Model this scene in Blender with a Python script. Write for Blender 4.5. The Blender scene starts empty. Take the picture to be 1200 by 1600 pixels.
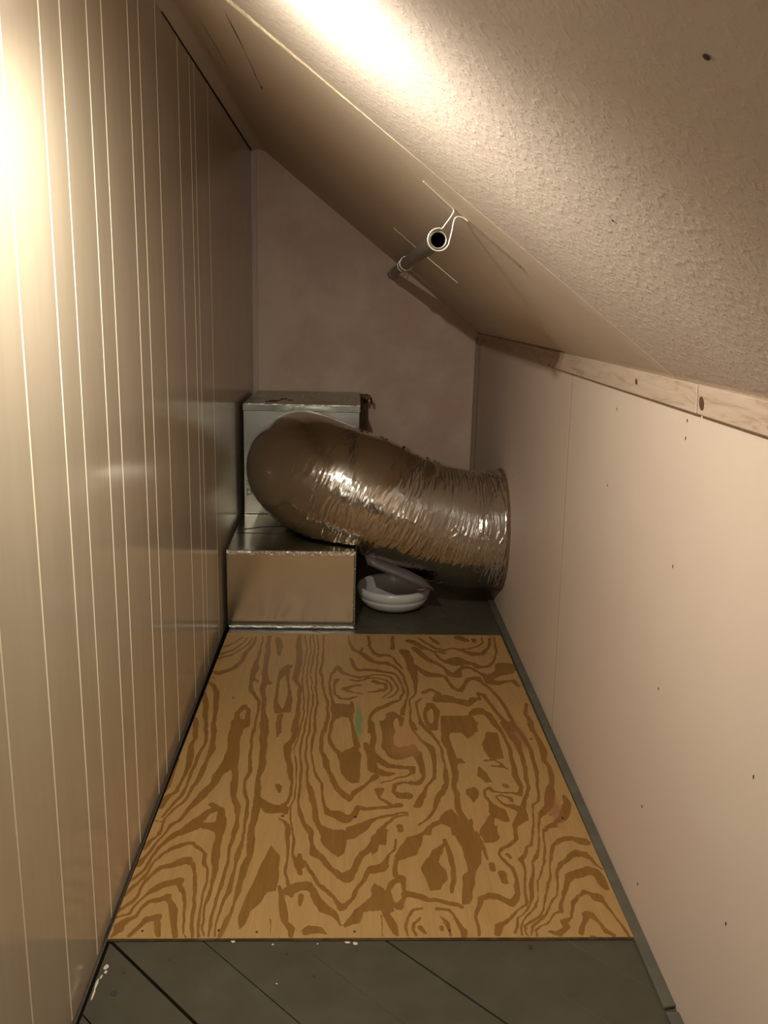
import bpy, bmesh, math, random, re
import numpy as np
from mathutils import Vector, Matrix
random.seed(4); np.random.seed(4)
SC = bpy.context.scene
C = SC.collection

# ------------------------------------------------------------ camera
F = 1350.0
d = np.array([-47., -328., F]); d /= np.linalg.norm(d)              # world +Y seen in the camera (x right, y down, z forward)
n = np.array([-140., (F*F + 6580.)/328., F]); n /= np.linalg.norm(n)
n -= d*(n @ d); n /= np.linalg.norm(n)                              # world -Z
xr_ = np.cross(n, d)
Rcw = np.stack([xr_, d, -n], 1)                                     # camera <- world
Rwc = Rcw.T
cd = bpy.data.cameras.new('camera'); cam = bpy.data.objects.new('camera', cd); C.objects.link(cam)
M3 = Matrix([[Rwc[i][0], -Rwc[i][1], -Rwc[i][2]] for i in range(3)])
cam.matrix_world = Matrix.Translation((0, 0, 1.0)) @ M3.to_4x4()
cd.sensor_fit = 'HORIZONTAL'; cd.sensor_width = 36.0; cd.lens = 36.0*F/1200.0
cd.clip_start = 0.02
SC.camera = cam

# ------------------------------------------------------------ light, exposure
SC.view_settings.view_transform = 'Standard'; SC.view_settings.look = 'None'
SC.view_settings.gamma = 1.0; SC.view_settings.use_curve_mapping = False
SC.view_settings.exposure = 0.0
w = bpy.data.worlds.new('world'); SC.world = w; w.use_nodes = True
w.node_tree.nodes['Background'].inputs[0].default_value = (.9, .72, .55, 1)
w.node_tree.nodes['Background'].inputs[1].default_value = 0.12

def lamp(name, kind, loc, power, col, **k):
    l = bpy.data.lights.new(name, kind); l.energy = power; l.color = col
    for a, b in k.items(): setattr(l, a, b)
    o = bpy.data.objects.new(name, l); C.objects.link(o); o.location = loc
    return o
# bulb under the slope, up to the left, just out of the frame; and weak fill added behind the camera, where no source is known
lamp('ceiling_lamp', 'POINT', (-.215, .90, 1.325), 2.3, (1, 1, 1), shadow_soft_size=.009)
so = lamp('ceiling_lamp_added_spot', 'SPOT', (-.215, .90, 1.325), 38.0, (1, .965, .86), shadow_soft_size=.009, spot_size=math.radians(158), spot_blend=1.0)  # added spot at the bulb, aimed to spare the nearby ceiling and left wall
so.rotation_euler = Vector((.30, .50, -.81)).to_track_quat('-Z', 'Y').to_euler()
fo = lamp('added_fill_light', 'AREA', (.12, -.62, 1.0), 3.0, (1, .94, .82), shape='RECTANGLE', size=.6, size_y=.7)
fo.rotation_euler = (math.radians(90), 0, 0)

# ------------------------------------------------------------ materials
def mat(name, col=(.5, .5, .5), rough=.6, metal=0, spec=.5, build=None):
    m = bpy.data.materials.new(name); m.use_nodes = True
    nt = m.node_tree; b = nt.nodes['Principled BSDF']
    b.inputs['Base Color'].default_value = (*col, 1); b.inputs['Roughness'].default_value = rough
    b.inputs['Metallic'].default_value = metal; b.inputs['Specular IOR Level'].default_value = spec
    if build: build(nt, b)
    return m
def N(nt, t, **k):
    x = nt.nodes.new(t)
    for a, b in k.items():
        if a in x.inputs: x.inputs[a].default_value = b
        else: setattr(x, a, b)
    return x
def coords(nt, scale=(1, 1, 1), rot=(0, 0, 0)):
    t = N(nt, 'ShaderNodeTexCoord'); m = N(nt, 'ShaderNodeMapping')
    m.inputs['Scale'].default_value = scale; m.inputs['Rotation'].default_value = rot
    nt.links.new(t.outputs['Object'], m.inputs[0]); return m.outputs[0]
def noise(nt, vec, scale, detail=3, rough=.55, dist=0):
    x = N(nt, 'ShaderNodeTexNoise', Scale=scale, Detail=detail, Roughness=rough, Distortion=dist)
    nt.links.new(vec, x.inputs['Vector']); return x.outputs['Fac']
def ramp(nt, fac, stops, interp='LINEAR'):
    r = N(nt, 'ShaderNodeValToRGB'); cr = r.color_ramp; cr.interpolation = interp
    while len(cr.elements) < len(stops): cr.elements.new(.5)
    for e, (p, c) in zip(cr.elements, stops): e.position = p; e.color = (*c, 1) if len(c) == 3 else c
    nt.links.new(fac, r.inputs[0]); return r.outputs[0]
def mix(nt, fac, a, b, mode='MIX'):
    x = N(nt, 'ShaderNodeMix', data_type='RGBA', blend_type=mode)
    for i, v in ((0, fac), (6, a), (7, b)):
        if isinstance(v, (int, float)): x.inputs[i].default_value = v
        elif isinstance(v, tuple): x.inputs[i].default_value = (*v, 1)
        else: nt.links.new(v, x.inputs[i])
    return x.outputs[2]
def math_(nt, op, a, b=None, c=None):
    x = N(nt, 'ShaderNodeMath', operation=op)
    for i, v in enumerate((a, b, c)):
        if v is None: continue
        if isinstance(v, (int, float)): x.inputs[i].default_value = v
        else: nt.links.new(v, x.inputs[i])
    return x.outputs[0]
def bump(nt, b, h, strength=.3, dist=.01, prev=None):
    x = N(nt, 'ShaderNodeBump', Strength=strength, Distance=dist)
    nt.links.new(h, x.inputs['Height'])
    if prev: nt.links.new(prev, x.inputs['Normal'])
    nt.links.new(x.outputs[0], b.inputs['Normal']); return x.outputs[0]
def sep(nt, vec):
    s = N(nt, 'ShaderNodeSeparateXYZ'); nt.links.new(vec, s.inputs[0]); return s.outputs

def plaster(base, alt, amt=.5, sc=3.0, bumpy=.15, bsc=60, bd=.003):
    def f(nt, b):
        v = coords(nt)
        c = ramp(nt, noise(nt, v, sc, 4, .6), [(.40, base), (.60, alt)])
        c = mix(nt, amt, base, c)
        nt.links.new(c, b.inputs['Base Color'])
        bump(nt, b, noise(nt, v, bsc, 4, .6), bumpy, bd)
    return f
PINK = (.60, .455, .365); 
m_right = mat('painted_board', PINK, .55, spec=.35, build=plaster((.67, .54, .425), (.65, .51, .41), .8, 2.5, .1, 30))
m_back = mat('blotchy_plaster', PINK, .6, spec=.3, build=plaster((.71, .545, .415), (.62, .42, .33), .9, 4.5, .12, 25))
def smooth_ceiling(nt, b):
    v = coords(nt)
    c = ramp(nt, noise(nt, v, 3, 3), [(.35, (.70, .58, .45)), (.7, (.65, .53, .41))])
    nt.links.new(c, b.inputs['Base Color']); bump(nt, b, noise(nt, v, 14, 3), .15, .006)
m_ceil = mat('smooth_slope_paint', PINK, .55, spec=.3, build=smooth_ceiling)
def rough_ceiling(nt, b):
    v = coords(nt, (1, 1.0, 1))
    c = ramp(nt, noise(nt, v, 5, 5, .6), [(.3, (.65, .56, .455)), (.55, (.63, .525, .44)), (.8, (.60, .47, .41))])
    nt.links.new(c, b.inputs['Base Color'])
    n1 = noise(nt, v, 100, 3, .6, .2); n2 = noise(nt, v, 240, 2, .6); n3 = noise(nt, v, 30, 3, .55)
    pk = ramp(nt, n1, [(.48, (0, 0, 0)), (.72, (1, 1, 1))])
    h = math_(nt, 'ADD', pk, math_(nt, 'ADD', math_(nt, 'MULTIPLY', n2, .25), math_(nt, 'MULTIPLY', n3, 1.2)))
    bump(nt, b, h, .21, .0024)
m_rough = mat('rough_fibreboard', PINK, .75, spec=.2, build=rough_ceiling)
m_torn = mat('torn_board_edge', (.78, .64, .42), .85, spec=.2, build=plaster((.80, .68, .46), (.55, .42, .27), .8, 60, .6, 150))
def panel(nt, b):
    v = coords(nt); v2 = coords(nt, (1, 6, .7))
    c = ramp(nt, noise(nt, v2, 4, 3), [(.3, (.52, .435, .315)), (.75, (.48, .395, .28))])
    nt.links.new(c, b.inputs['Base Color'])
    bump(nt, b, noise(nt, coords(nt, (1, 12, 1)), 30, 4, .6), .05, .001)
    r = ramp(nt, noise(nt, v, 6, 3), [(.3, (.12,)*3), (.7, (.19,)*3)]); nt.links.new(r, b.inputs['Roughness'])
m_panel = mat('satin_panel_paint', (.5, .4, .29), .3, spec=.5, build=panel)
m_groove = mat('cream_groove', (.86, .76, .58), .5, spec=.4)
def floorpaint(nt, b):
    v = coords(nt)
    c = ramp(nt, noise(nt, v, 9, 5, .65), [(.3, (.060, .052, .034)), (.62, (.076, .067, .046)), (.85, (.098, .088, .065))])
    nt.links.new(c, b.inputs['Base Color'])
    nt.links.new(ramp(nt, noise(nt, v, 22, 4), [(.3, (.34,)*3), (.7, (.52,)*3)]), b.inputs['Roughness'])
    bump(nt, b, noise(nt, v, 45, 4), .12, .002)
m_floor = mat('grey_floor_paint', (.1, .1, .08), .45, spec=.4, build=floorpaint)
m_strip = mat('grey_strip_paint', (.13, .128, .10), .5, spec=.4, build=plaster((.12, .112, .085), (.09, .083, .062), .8, 14, .15, 60, .002))
m_void = mat('dark_gap', (.006, .004, .004), .9, spec=.1)  # shade inside gaps and hollows, put into a near-black colour
def trimwood(nt, b):
    v = coords(nt, (9, .9, 9)); v1 = coords(nt)
    g = noise(nt, v, 9, 5, .65, .8)
    c = ramp(nt, g, [(.30, (.33, .22, .145)), (.46, (.47, .35, .255)), (.75, (.53, .41, .31))])
    nt.links.new(c, b.inputs['Base Color']); bump(nt, b, g, .25, .002)
m_trim = mat('thinly_painted_wood', PINK, .6, spec=.3, build=trimwood)
m_knot = mat('wood_knot', (.10, .045, .02), .6)
m_batten = mat('corner_batten_paint', (.56, .45, .36), .55, build=plaster((.56, .45, .36), (.52, .41, .33), .5, 8, .1))
m_dbatten = mat('dark_corner_batten', (.30, .20, .14), .6, build=plaster((.30, .205, .145), (.36, .25, .18), .5, 12, .15))
def plywood(nt, b):
    a = N(nt, 'ShaderNodeAttribute', attribute_name='grain').outputs['Fac']
    v = coords(nt); s = sep(nt, v)
    rag = math_(nt, 'SUBTRACT', noise(nt, coords(nt, (150, 16, 1)), 1, 3, .6), .5)        # fibres run along the sheet
    rag2 = math_(nt, 'SUBTRACT', noise(nt, coords(nt, (40, 40, 1)), 1, 3, .6), .5)
    f = math_(nt, 'ADD', math_(nt, 'ADD', a, math_(nt, 'MULTIPLY', rag, .95)), math_(nt, 'MULTIPLY', rag2, .45))
    mask = ramp(nt, f, [(.41, (0, 0, 0)), (.52, (1, 1, 1))])
    light = ramp(nt, noise(nt, coords(nt, (60, 5, 1)), 1, 4, .65), [(.25, (.36, .215, .075)), (.75, (.43, .265, .10))])
    dark = ramp(nt, noise(nt, coords(nt, (90, 6, 1)), 1, 4, .65), [(.25, (.19, .092, .018)), (.75, (.25, .125, .028))])
    c = mix(nt, mask, light, dark)
    fib = ramp(nt, noise(nt, coords(nt, (420, 14, 1)), 1, 3, .6), [(.3, (.86, .86, .86)), (.6, (1, 1, 1))])
    c = mix(nt, .7, c, fib, 'MULTIPLY')
    big = ramp(nt, noise(nt, v, 3.2, 3), [(.35, (1, .95, .9)), (.65, (1, 1, 1))]); c = mix(nt, 1.0, c, big, 'MULTIPLY')
    def spot(cx, cy, rx, ry, col, amt, c, soft=.35):
        dx = math_(nt, 'DIVIDE', math_(nt, 'SUBTRACT', s[0], cx), rx); dy = math_(nt, 'DIVIDE', math_(nt, 'SUBTRACT', s[1], cy), ry)
        r = math_(nt, 'SQRT', math_(nt, 'ADD', math_(nt, 'MULTIPLY', dx, dx), math_(nt, 'MULTIPLY', dy, dy)))
        r = math_(nt, 'ADD', r, math_(nt, 'MULTIPLY', rag2, .6))
        k = ramp(nt, r, [(1-soft, (1, 1, 1)), (1.0, (0, 0, 0))]); k = math_(nt, 'MULTIPLY', k, amt)
        return mix(nt, k, c, col)
    c = spot(SP[0][0], SP[0][1], .012, .10, (.16, .22, .09), .85, c, .5)      # green crayon streak
    c = spot(SP[1][0], SP[1][1], .055, .10, (.42, .19, .09), .45, c, .7)      # reddish heartwood stain
    c = spot(SP[2][0], SP[2][1], .03, .09, (.26, .10, .04), .6, c, .6)
    c = spot(SP[3][0], SP[3][1], .02, .08, (.24, .09, .04), .6, c, .6)
    nt.links.new(c, b.inputs['Base Color'])
    h = math_(nt, 'ADD', math_(nt, 'MULTIPLY', mask, .5), noise(nt, coords(nt, (300, 12, 1)), 1, 3))
    bump(nt, b, h, .22, .0012)
SP = [(.028, 1.93), (.135, 1.83), (.405, 1.86), (.425, 1.56)]
m_ply = mat('rotary_cut_plywood', (.5, .3, .12), .55, spec=.35, build=plywood)
m_plyedge = mat('plywood_edge', (.16, .09, .04), .8, build=plaster((.13, .075, .03), (.26, .16, .07), .8, 40, .3))
m_nail = mat('rusty_nail', (.035, .02, .012), .6)
def foil(r0, r1, fine, dist, sc=90, scrim=False, col=(.66, .64, .60)):
    def f(nt, b):
        v = coords(nt)
        nt.links.new(ramp(nt, noise(nt, v, 8, 4), [(.3, (r0,)*3), (.7, (r1,)*3)]), b.inputs['Roughness'])
        h = noise(nt, v, sc, 5, .6, .5)
        if scrim:
            s = sep(nt, v)
            gx = math_(nt, 'SINE', math_(nt, 'MULTIPLY', s[0], 1100)); gz = math_(nt, 'SINE', math_(nt, 'MULTIPLY', s[2], 1100))
            h = math_(nt, 'ADD', math_(nt, 'MULTIPLY', h, .6), math_(nt, 'MULTIPLY', math_(nt, 'MAXIMUM', gx, gz), .35))
        bump(nt, b, h, fine, dist)
    return f
m_foil = mat('duct_foil', (.66, .63, .58), .2, 1, build=foil(.09, .19, .10, .0015))
m_boxfoil = mat('smooth_board_foil', (.80, .74, .60), .3, 1, build=foil(.15, .22, .04, .0012, 30))
m_scrim = mat('scrim_foil', (.36, .36, .32), .3, 1, build=foil(.25, .4, .35, .0009, 60, True))
m_tape = mat('foil_tape', (.36, .39, .34), .26, 1, build=foil(.2, .34, .2, .001, 120))
m_crinkle = mat('crinkled_foil_tape', (.92, .90, .84), .3, 1, build=foil(.3, .5, .7, .003, 150))
m_filler = mat('brown_seam_filler', (.44, .32, .235), .7)
m_kraft = mat('brown_kraft_board', (.16, .095, .045), .8, build=plaster((.15, .09, .045), (.21, .13, .07), .8, 30, .3))
m_ink = mat('black_marker', (.012, .012, .011), .6)
m_vinyl = mat('grey_plastic_sheet', (.10, .088, .08), .4, 0, spec=.5)
m_bowl = mat('white_glazed_ceramic', (.56, .55, .51), .22, spec=.5)
m_pipe = mat('dull_grey_pipe', (.20, .185, .155), .42, .7, build=foil(.35, .55, .2, .001, 120))
m_piperim = mat('pipe_rim', (.36, .34, .30), .4, .8)
m_wire = mat('pale_steel_wire', (.80, .74, .62), .38, .8)
m_wire2 = mat('dull_steel_wire', (.42, .34, .24), .5, .6)
m_wire3 = mat('silhouette_wire', (.16, .11, .065), .6, .3)  # dark silhouette look of one wire tail, put into its colour
m_chip = mat('bare_wood_chip', (.62, .52, .38), .7)

# ------------------------------------------------------------ helpers
def obj(name, verts, faces, m, parent=None, smooth=False, midx=None):
    """verts in world coordinates; a child keeps them relative to its root."""
    off = Vector((0, 0, 0))
    q = parent
    while q is not None: off += q.location; q = q.parent
    me = bpy.data.meshes.new(name)
    me.from_pydata([tuple(Vector(v) - off) for v in verts], [], faces)
    ms = m if isinstance(m, (list, tuple)) else [m]
    for x in ms: me.materials.append(x)
    if midx is not None: me.polygons.foreach_set('material_index', midx)
    if smooth: me.polygons.foreach_set('use_smooth', [True]*len(me.polygons))
    me.update()
    o = bpy.data.objects.new(name, me); C.objects.link(o); o.parent = parent
    return o
def seat(o, loc):
    """move the origin of a top-level mesh to loc without moving the mesh"""
    o.data.transform(Matrix.Translation(-Vector(loc))); o.location = loc; return o
def empty(name, loc):
    o = bpy.data.objects.new(name, None); o.empty_display_size = .05; C.objects.link(o); o.location = loc; return o
def thing(o, label, cat, group=None):
    o['label'] = label; o['category'] = cat
    if group: o['group'] = group
    return o
def struct(o): o['kind'] = 'structure'; return o
BOXF = [(0, 3, 2, 1), (4, 5, 6, 7), (0, 1, 5, 4), (1, 2, 6, 5), (2, 3, 7, 6), (3, 0, 4, 7)]
def slab(name, base, top, m, parent=None, bevel=0, seg=1):
    """base, top: rings of the same number of points"""
    k = len(base); vs = list(base) + list(top)
    fs = [tuple(range(k-1, -1, -1)), tuple(range(k, 2*k))] + [(i, (i+1) % k, k+(i+1) % k, k+i) for i in range(k)]
    o = obj(name, vs, fs, m, parent)
    bm = bmesh.new(); bm.from_mesh(o.data)
    bmesh.ops.recalc_face_normals(bm, faces=bm.faces)
    if bevel: bmesh.ops.bevel(bm, geom=bm.edges[:], offset=bevel, segments=seg, affect='EDGES', clamp_overlap=True)
    bm.to_mesh(o.data); bm.free(); return o
def box(name, x, y, z, m, parent=None, bevel=0, seg=1):
    return slab(name, [(x[0], y[0], z[0]), (x[1], y[0], z[0]), (x[1], y[1], z[0]), (x[0], y[1], z[0])],
                [(x[0], y[0], z[1]), (x[1], y[0], z[1]), (x[1], y[1], z[1]), (x[0], y[1], z[1])], m, parent, bevel, seg)
def tube_pts(pts, r, k=10, closed=False):
    P = np.array(pts, float); n_ = len(P); vs = []; fs = []
    T = np.gradient(P, axis=0); T /= np.linalg.norm(T, axis=1)[:, None] + 1e-12
    u = np.cross(T[0], (0, 1, 0.01)); u /= np.linalg.norm(u)
    for i in range(n_):
        u = u - T[i]*(u @ T[i]); u /= np.linalg.norm(u); v = np.cross(T[i], u)
        for j in range(k):
            a = 2*math.pi*j/k; vs.append(tuple(P[i] + r*(math.cos(a)*u + math.sin(a)*v)))
    for i in range(n_-1):
        for j in range(k): fs.append((i*k+j, i*k+(j+1) % k, (i+1)*k+(j+1) % k, (i+1)*k+j))
    fs.append(tuple(range(k-1, -1, -1))); fs.append(tuple((n_-1)*k+j for j in range(k)))
    return vs, fs
def spline(pts, per=8):
    P = [np.array(p, float) for p in pts]; P = [2*P[0]-P[1]] + P + [2*P[-1]-P[-2]]; out = []
    for i in range(1, len(P)-2):
        for t in np.linspace(0, 1, per, endpoint=False):
            a, b, c, e = P[i-1], P[i], P[i+1], P[i+2]
            out.append(.5*((2*b)+(-a+c)*t+(2*a-5*b+4*c-e)*t*t+(-a+3*b-3*c+e)*t**3))
    out.append(P[-2]); return out
def vnoise(u, v, seed):
    rs = np.random.RandomState(seed); G = rs.rand(128, 128)*2-1
    iu = np.floor(u).astype(int); iv = np.floor(v).astype(int); fu = u-iu; fv = v-iv
    fu = fu*fu*(3-2*fu); fv = fv*fv*(3-2*fv)
    g = lambda a, b: G[a % 128, b % 128]
    return (g(iu, iv)*(1-fu)+g(iu+1, iv)*fu)*(1-fv) + (g(iu, iv+1)*(1-fu)+g(iu+1, iv+1)*fu)*fv

XL = lambda y: -.3756 - .0064*y       # inner face of the left wall
XR = lambda y: .4828 + .0072*y        # inner face of the right wall
Y0, Y1 = -.80, 3.515
SL = -.772; ZC = lambda x: 1.55 + SL*(x + .351)      # underside of the sloped ceiling
TOP = 1.55

# ============================================================ SETTING
# ---- floor: grey boards laid on the diagonal, each a piece of its own
fl = struct(slab('floor', [(-.372, Y0, -.06), (.52, Y0, -.06), (.52, Y1, -.06), (-.372, Y1, -.06)],
                 [(-.372, Y0, -.022), (.52, Y0, -.022), (.52, Y1, -.022), (-.372, Y1, -.022)], m_void))
struct(box('gap_bottom', (-.46, -.372), (Y0, Y1), (-.10, -.06), m_void))  # bottom of the gap by the left wall, its shade put into the colour
def clip(poly, a, b, c, keep):           # keep side of a*x+b*y >= c
    out = []
    for i in range(len(poly)):
        p, q = poly[i], poly[(i+1) % len(poly)]
        dp, dq = (a*p[0]+b*p[1]-c)*keep, (a*q[0]+b*q[1]-c)*keep
        if dp >= 0: out.append(p)
        if dp*dq < 0:
            t = dp/(dp-dq); out.append((p[0]+t*(q[0]-p[0]), p[1]+t*(q[1]-p[1])))
    return out
W = .1465; gaps = {0: .0036, 1: .0010, 2: .0002, 3: .0024, 4: .0001, 5: .0003}
for k in range(-9, 23):
    lo, hi = .820+W*k, .820+W*(k+1)
    g0, g1 = gaps.get(k, .0014), gaps.get(k+1, .0014)
    p = [(-.372, Y0), (.505, Y0), (.512, Y1), (-.372, Y1)]
    p = clip(p, 1, 1, lo+g0, 1)
    if len(p) > 2: p = clip(p, 1, 1, hi-g1, -1)
    if len(p) < 3: continue
    dz = random.uniform(-.0003, .0002)
    slab('floor_board', [(x, y, -.022) for x, y in p], [(x, y, dz) for x, y in p], m_floor, fl, .0004)
# paint chips knocked off along the edges
rs = random.Random(7); vs = []; fs = []
def chip(x, y, a, b, z=.0012):
    k = 7; base = len(vs); ph = rs.random()*6
    for j in range(k):
        t = 2*math.pi*j/k+ph; r = rs.uniform(.6, 1.1); vs.append((x+a*r*math.cos(t), y+b*r*math.sin(t), z))
    vs.append((x, y, z+.0004))
    for j in range(k): fs.append((base+j, base+(j+1) % k, base+k))
for x, y, a, b in ((-.177, 1.189, .005, .004), (-.113, 1.182, .002, .003), (-.042, 1.183, .0015, .002), (.006, 1.186, .006, .003), (.018, 1.183, .005, .005),
                   (-.363, 1.135, .0045, .006), (-.361, 1.125, .003, .004), (-.368, 1.10, .002, .014), (-.367, 1.082, .0018, .012), (-.365, 1.116, .002, .005), (-.10, 1.10, .002, .002)):
    chip(x, y, a, b)
o = obj('paint_chips', vs, fs, m_chip, fl); o['kind'] = 'stuff'; o['label'] = 'bare wood chips in the grey paint'
vs = []; fs = []
for x, y, a in ((-.333, 1.125, .0022), (-.337, 1.083, .006), (-.09, 1.162, .0028), (-.045, 1.115, .0022), (.30, 1.175, .006), (.02, 1.17, .002), (-.27, 1.15, .002)):
    chip(x, y, a, a*1.1, .0009)
o = obj('floor_scuffs', vs, fs, mat('dark_scuff', (.035, .032, .024), .6), fl); o['kind'] = 'stuff'

# grey batten along the foot of the right wall, cut near the front
tr = struct(empty('trim_1', (.48, 1.04, 0)))
def strip(y0, y1, x0a, x0b, name='base_batten'):
    return slab(name, [(x0a, y0, 0), (XR(y0), y0+.004, 0), (XR(y1), y1, 0), (x0b, y1, 0)],
                [(x0a, y0, .006), (XR(y0), y0+.004, .006), (XR(y1), y1, .006), (x0b, y1, .006)], m_strip, tr, .0012)
strip(1.046, 2.62, .471, .480); strip(2.624, 3.5, .480, .486); strip(Y0, 1.038, .462, .471)

# ---- left wall: grooved sheet panelling, random widths
wl = struct(slab('wall_left', [(XL(Y0)-.03, Y0, -.03), (XL(Y0)-.0022, Y0, -.03), (XL(Y1)-.0022, Y1, -.03), (XL(Y1)-.03, Y1, -.03)],
                 [(XL(Y0)-.03, Y0, TOP+.02), (XL(Y0)-.0022, Y0, TOP+.02), (XL(Y1)-.0022, Y1, TOP+.02), (XL(Y1)-.03, Y1, TOP+.02)], m_groove))
box('dark_backing', (-.402, -.373), (Y0, Y1), (-.05, -.021), m_void, wl)
GR = [Y0, -.62, -.45, -.33, -.10, .12, .24, .40, .62, .78, .90, 1.032, 1.160, 1.243, 1.366, 1.446, 1.612, 1.692, 1.835, 2.055, 2.20, 2.262, 2.466, Y1]
for i in range(len(GR)-1):
    gw = .0026 if GR[i] < 1.9 else .0018; c_ = .0012
    if i in (13, 18, 21): gw *= .55
    a, b = GR[i]+(gw/2 if i else 0), GR[i+1]-.0012
    z0, z1 = .001, TOP+.004
    # section in plan: chamfered front corners
    sec = [(XL(a)-.0022, a), (XL(a)-.001, a), (XL(a), a+c_), (XL(b), b-c_), (XL(b)-.001, b), (XL(b)-.0022, b)]
    vs = [(x, y, z0) for x, y in sec]+[(x, y, z1) for x, y in sec]
    fs = [(0, 1, 7, 6), (1, 2, 8, 7), (2, 3, 9, 8), (3, 4, 10, 9), (4, 5, 11, 10), (5, 4, 3, 2, 1, 0), (6, 7, 8, 9, 10, 11)]
    obj('panel_strip', vs, fs, [m_panel, m_groove], wl, midx=[1, 1, 0, 1, 1, 0, 0])

# ---- back wall with corner battens
wb = struct(slab('wall_back', [(-.45, Y1, -.03), (.56, Y1, -.03), (.56, Y1+.03, -.03), (-.45, Y1+.03, -.03)],
                 [(-.45, Y1, 1.66), (.56, Y1, .88), (.56, Y1+.03, .88), (-.45, Y1+.03, 1.66)], m_back))
o = box('corner_batten', (XL(Y1)-.001, XL(Y1)+.020), (Y1-.006, Y1), (.0, 1.548), m_batten, wb, .0012); o['label'] = 'pale painted corner batten'
o = box('corner_batten', (XR(Y1)-.018, XR(Y1)), (Y1-.012, Y1), (.0, .872), m_dbatten, wb, .002); o['label'] = 'dark brown corner batten'

# ---- right knee wall: two painted boards meeting at a seam
wr = struct(slab('wall_right', [(XR(Y0)+.012, Y0, -.03), (XR(Y0)+.04, Y0, -.03), (XR(Y1)+.04, Y1, -.03), (XR(Y1)+.012, Y1, -.03)],
                 [(XR(Y0)+.012, Y0, .92), (XR(Y0)+.04, Y0, .92), (XR(Y1)+.04, Y1, .92), (XR(Y1)+.012, Y1, .92)], m_void))
def wboard(ya0, ya1, yb0, yb1):       # ya = start (bottom, top), yb = end (bottom, top)
    b_ = [(XR(ya0), ya0, -.02), (XR(ya0)+.012, ya0, -.02), (XR(yb0)+.012, yb0, -.02), (XR(yb0), yb0, -.02)]
    t_ = [(XR(ya1), ya1, .915), (XR(ya1)+.012, ya1, .915), (XR(yb1)+.012, yb1, .915), (XR(yb1), yb1, .915)]
    return slab('wall_board', b_, t_, m_right, wr, .0003)
wboard(Y0, Y0, 1.895, 1.960); wboard(1.904, 1.969, Y1, Y1)
slab('seam_filler', [(XR(1.9)+.0004, 1.890, -.02), (XR(1.9)+.011, 1.890, -.02), (XR(1.9)+.011, 1.908, -.02), (XR(1.9)+.0004, 1.908, -.02)],
     [(XR(1.9)+.0008, 1.955, .915), (XR(1.9)+.011, 1.955, .915), (XR(1.9)+.011, 1.973, .915), (XR(1.9)+.0008, 1.973, .915)], m_filler, wr)
for y, z in ((2.613, .488), (1.598, .818), (1.248, .843), (1.247, .817), (1.615, .669), (1.243, .621), (2.141, .08), (1.248, .417), (1.691, .028), (1.265, .197), (1.248, .062), (.937, .237), (.919, .457)):
    vs = [(XR(y)-.0006, y+.0016*math.cos(t), z+.0030*math.sin(t)) for t in np.linspace(0, 2*math.pi, 7)[:-1]]+[(XR(y)-.0011, y, z)]
    obj('nail_head', vs, [(i, (i+1) % 6, 6) for i in range(6)], m_nail, wr)

# ---- ceiling: smooth slope at the back (cove-rounded to the left wall), rough fibreboard in front
YE = lambda x: 1.325 + .16*(.40 - x)*.9             # the joint between the two, slightly askew
def sect(x): return min(TOP, ZC(x))
xs = [-.405, -.39, -.38, -.372, -.366, -.36, -.355, -.35, -.345, -.34, -.335, -.33, -.32, -.31, -.295, -.27, -.24, -.2, -.15, -.1, 0, .1, .2, .3, .4, .53]
def cz(x):                                           # soft bend between flat and slope
    z = ZC(x); k = .012; dlt = z-TOP
    return TOP - (math.sqrt(dlt*dlt+k*k)-dlt)/2 + .004*max(0, 1-abs(x+.351)/.1)
def sheet(name, y0, y1, low, m, parent=None, th=.015, ragged=None, ny=1, mats=None):
    vs = []; fs = []; nx = len(xs)
    rows = ny+1
    for r in range(rows):
        for x in xs:
            y = y0(x)+(y1(x)-y0(x))*r/ny
            z = cz(x)-low(x, y); vs.append((x, y, z))
    for r in range(rows):
        for x in xs:
            y = y0(x)+(y1(x)-y0(x))*r/ny; vs.append((x+.626*th, y, cz(x)+.78*th+.0))
    o_ = nx*rows
    for r in range(ny):
        for i in range(nx-1):
            a = r*nx+i; fs.append((a, a+nx, a+nx+1, a+1)); fs.append((o_+a, o_+a+1, o_+a+nx+1, o_+a+nx))
    for i in range(nx-1):
        fs.append((i, i+1, o_+i+1, o_+i)); b = (rows-1)*nx+i; fs.append((b, o_+b, o_+b+1, b+1))
    return obj(name, vs, fs, m, parent, smooth=False)
LOW = lambda x, y: max(0.0002, .0045*(.12-x)/.4)     # the back sheet hangs lower towards the top left
ce = struct(sheet('ceiling', lambda x: YE(x), lambda x: Y1+.01, lambda x, y: LOW(x, y)*max(0, 1-(y-YE(x))/1.6), m_ceil, ny=12))
ce.data.set_sharp_from_angle(angle=math.radians(25))
for p in ce.data.polygons: p.use_smooth = True
front = sheet('slope_board', lambda x: Y0, lambda x: YE(x)+.004, lambda x, y: 0, m_rough, ce, ny=1)
front['label'] = 'rough fibrous board'
# ragged torn lip along the joint
rs = random.Random(3); vs = []; fs = []; K = 220
for i in range(K):
    t = i/(K-1); x = -.40+t*(.47+.40); fade = max(0.0, min(1, (.12-x)/.32))
    h = LOW(x, 0); y = YE(x)
    j1 = rs.uniform(-.0018, .0018)*fade; j2 = rs.uniform(-.0018, .0018)*fade; wd = (.0045+.004*rs.random())*fade+.0001
    z = cz(x)
    vs += [(x, y-wd+j1, z+.0005), (x, y-wd*.3+j2, z-h*.8-.0008*fade), (x, y+.0025*fade+j1*.6, z-h-.0013*fade), (x, y+.006*fade, z-h+.0006)]
for i in range(K-1):
    for q in range(3): a = i*4+q; fs.append((a, a+1, a+5, a+4))
obj('torn_edge', vs, fs, m_torn, ce)['label'] = 'ragged cream torn edge of the board'
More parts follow.
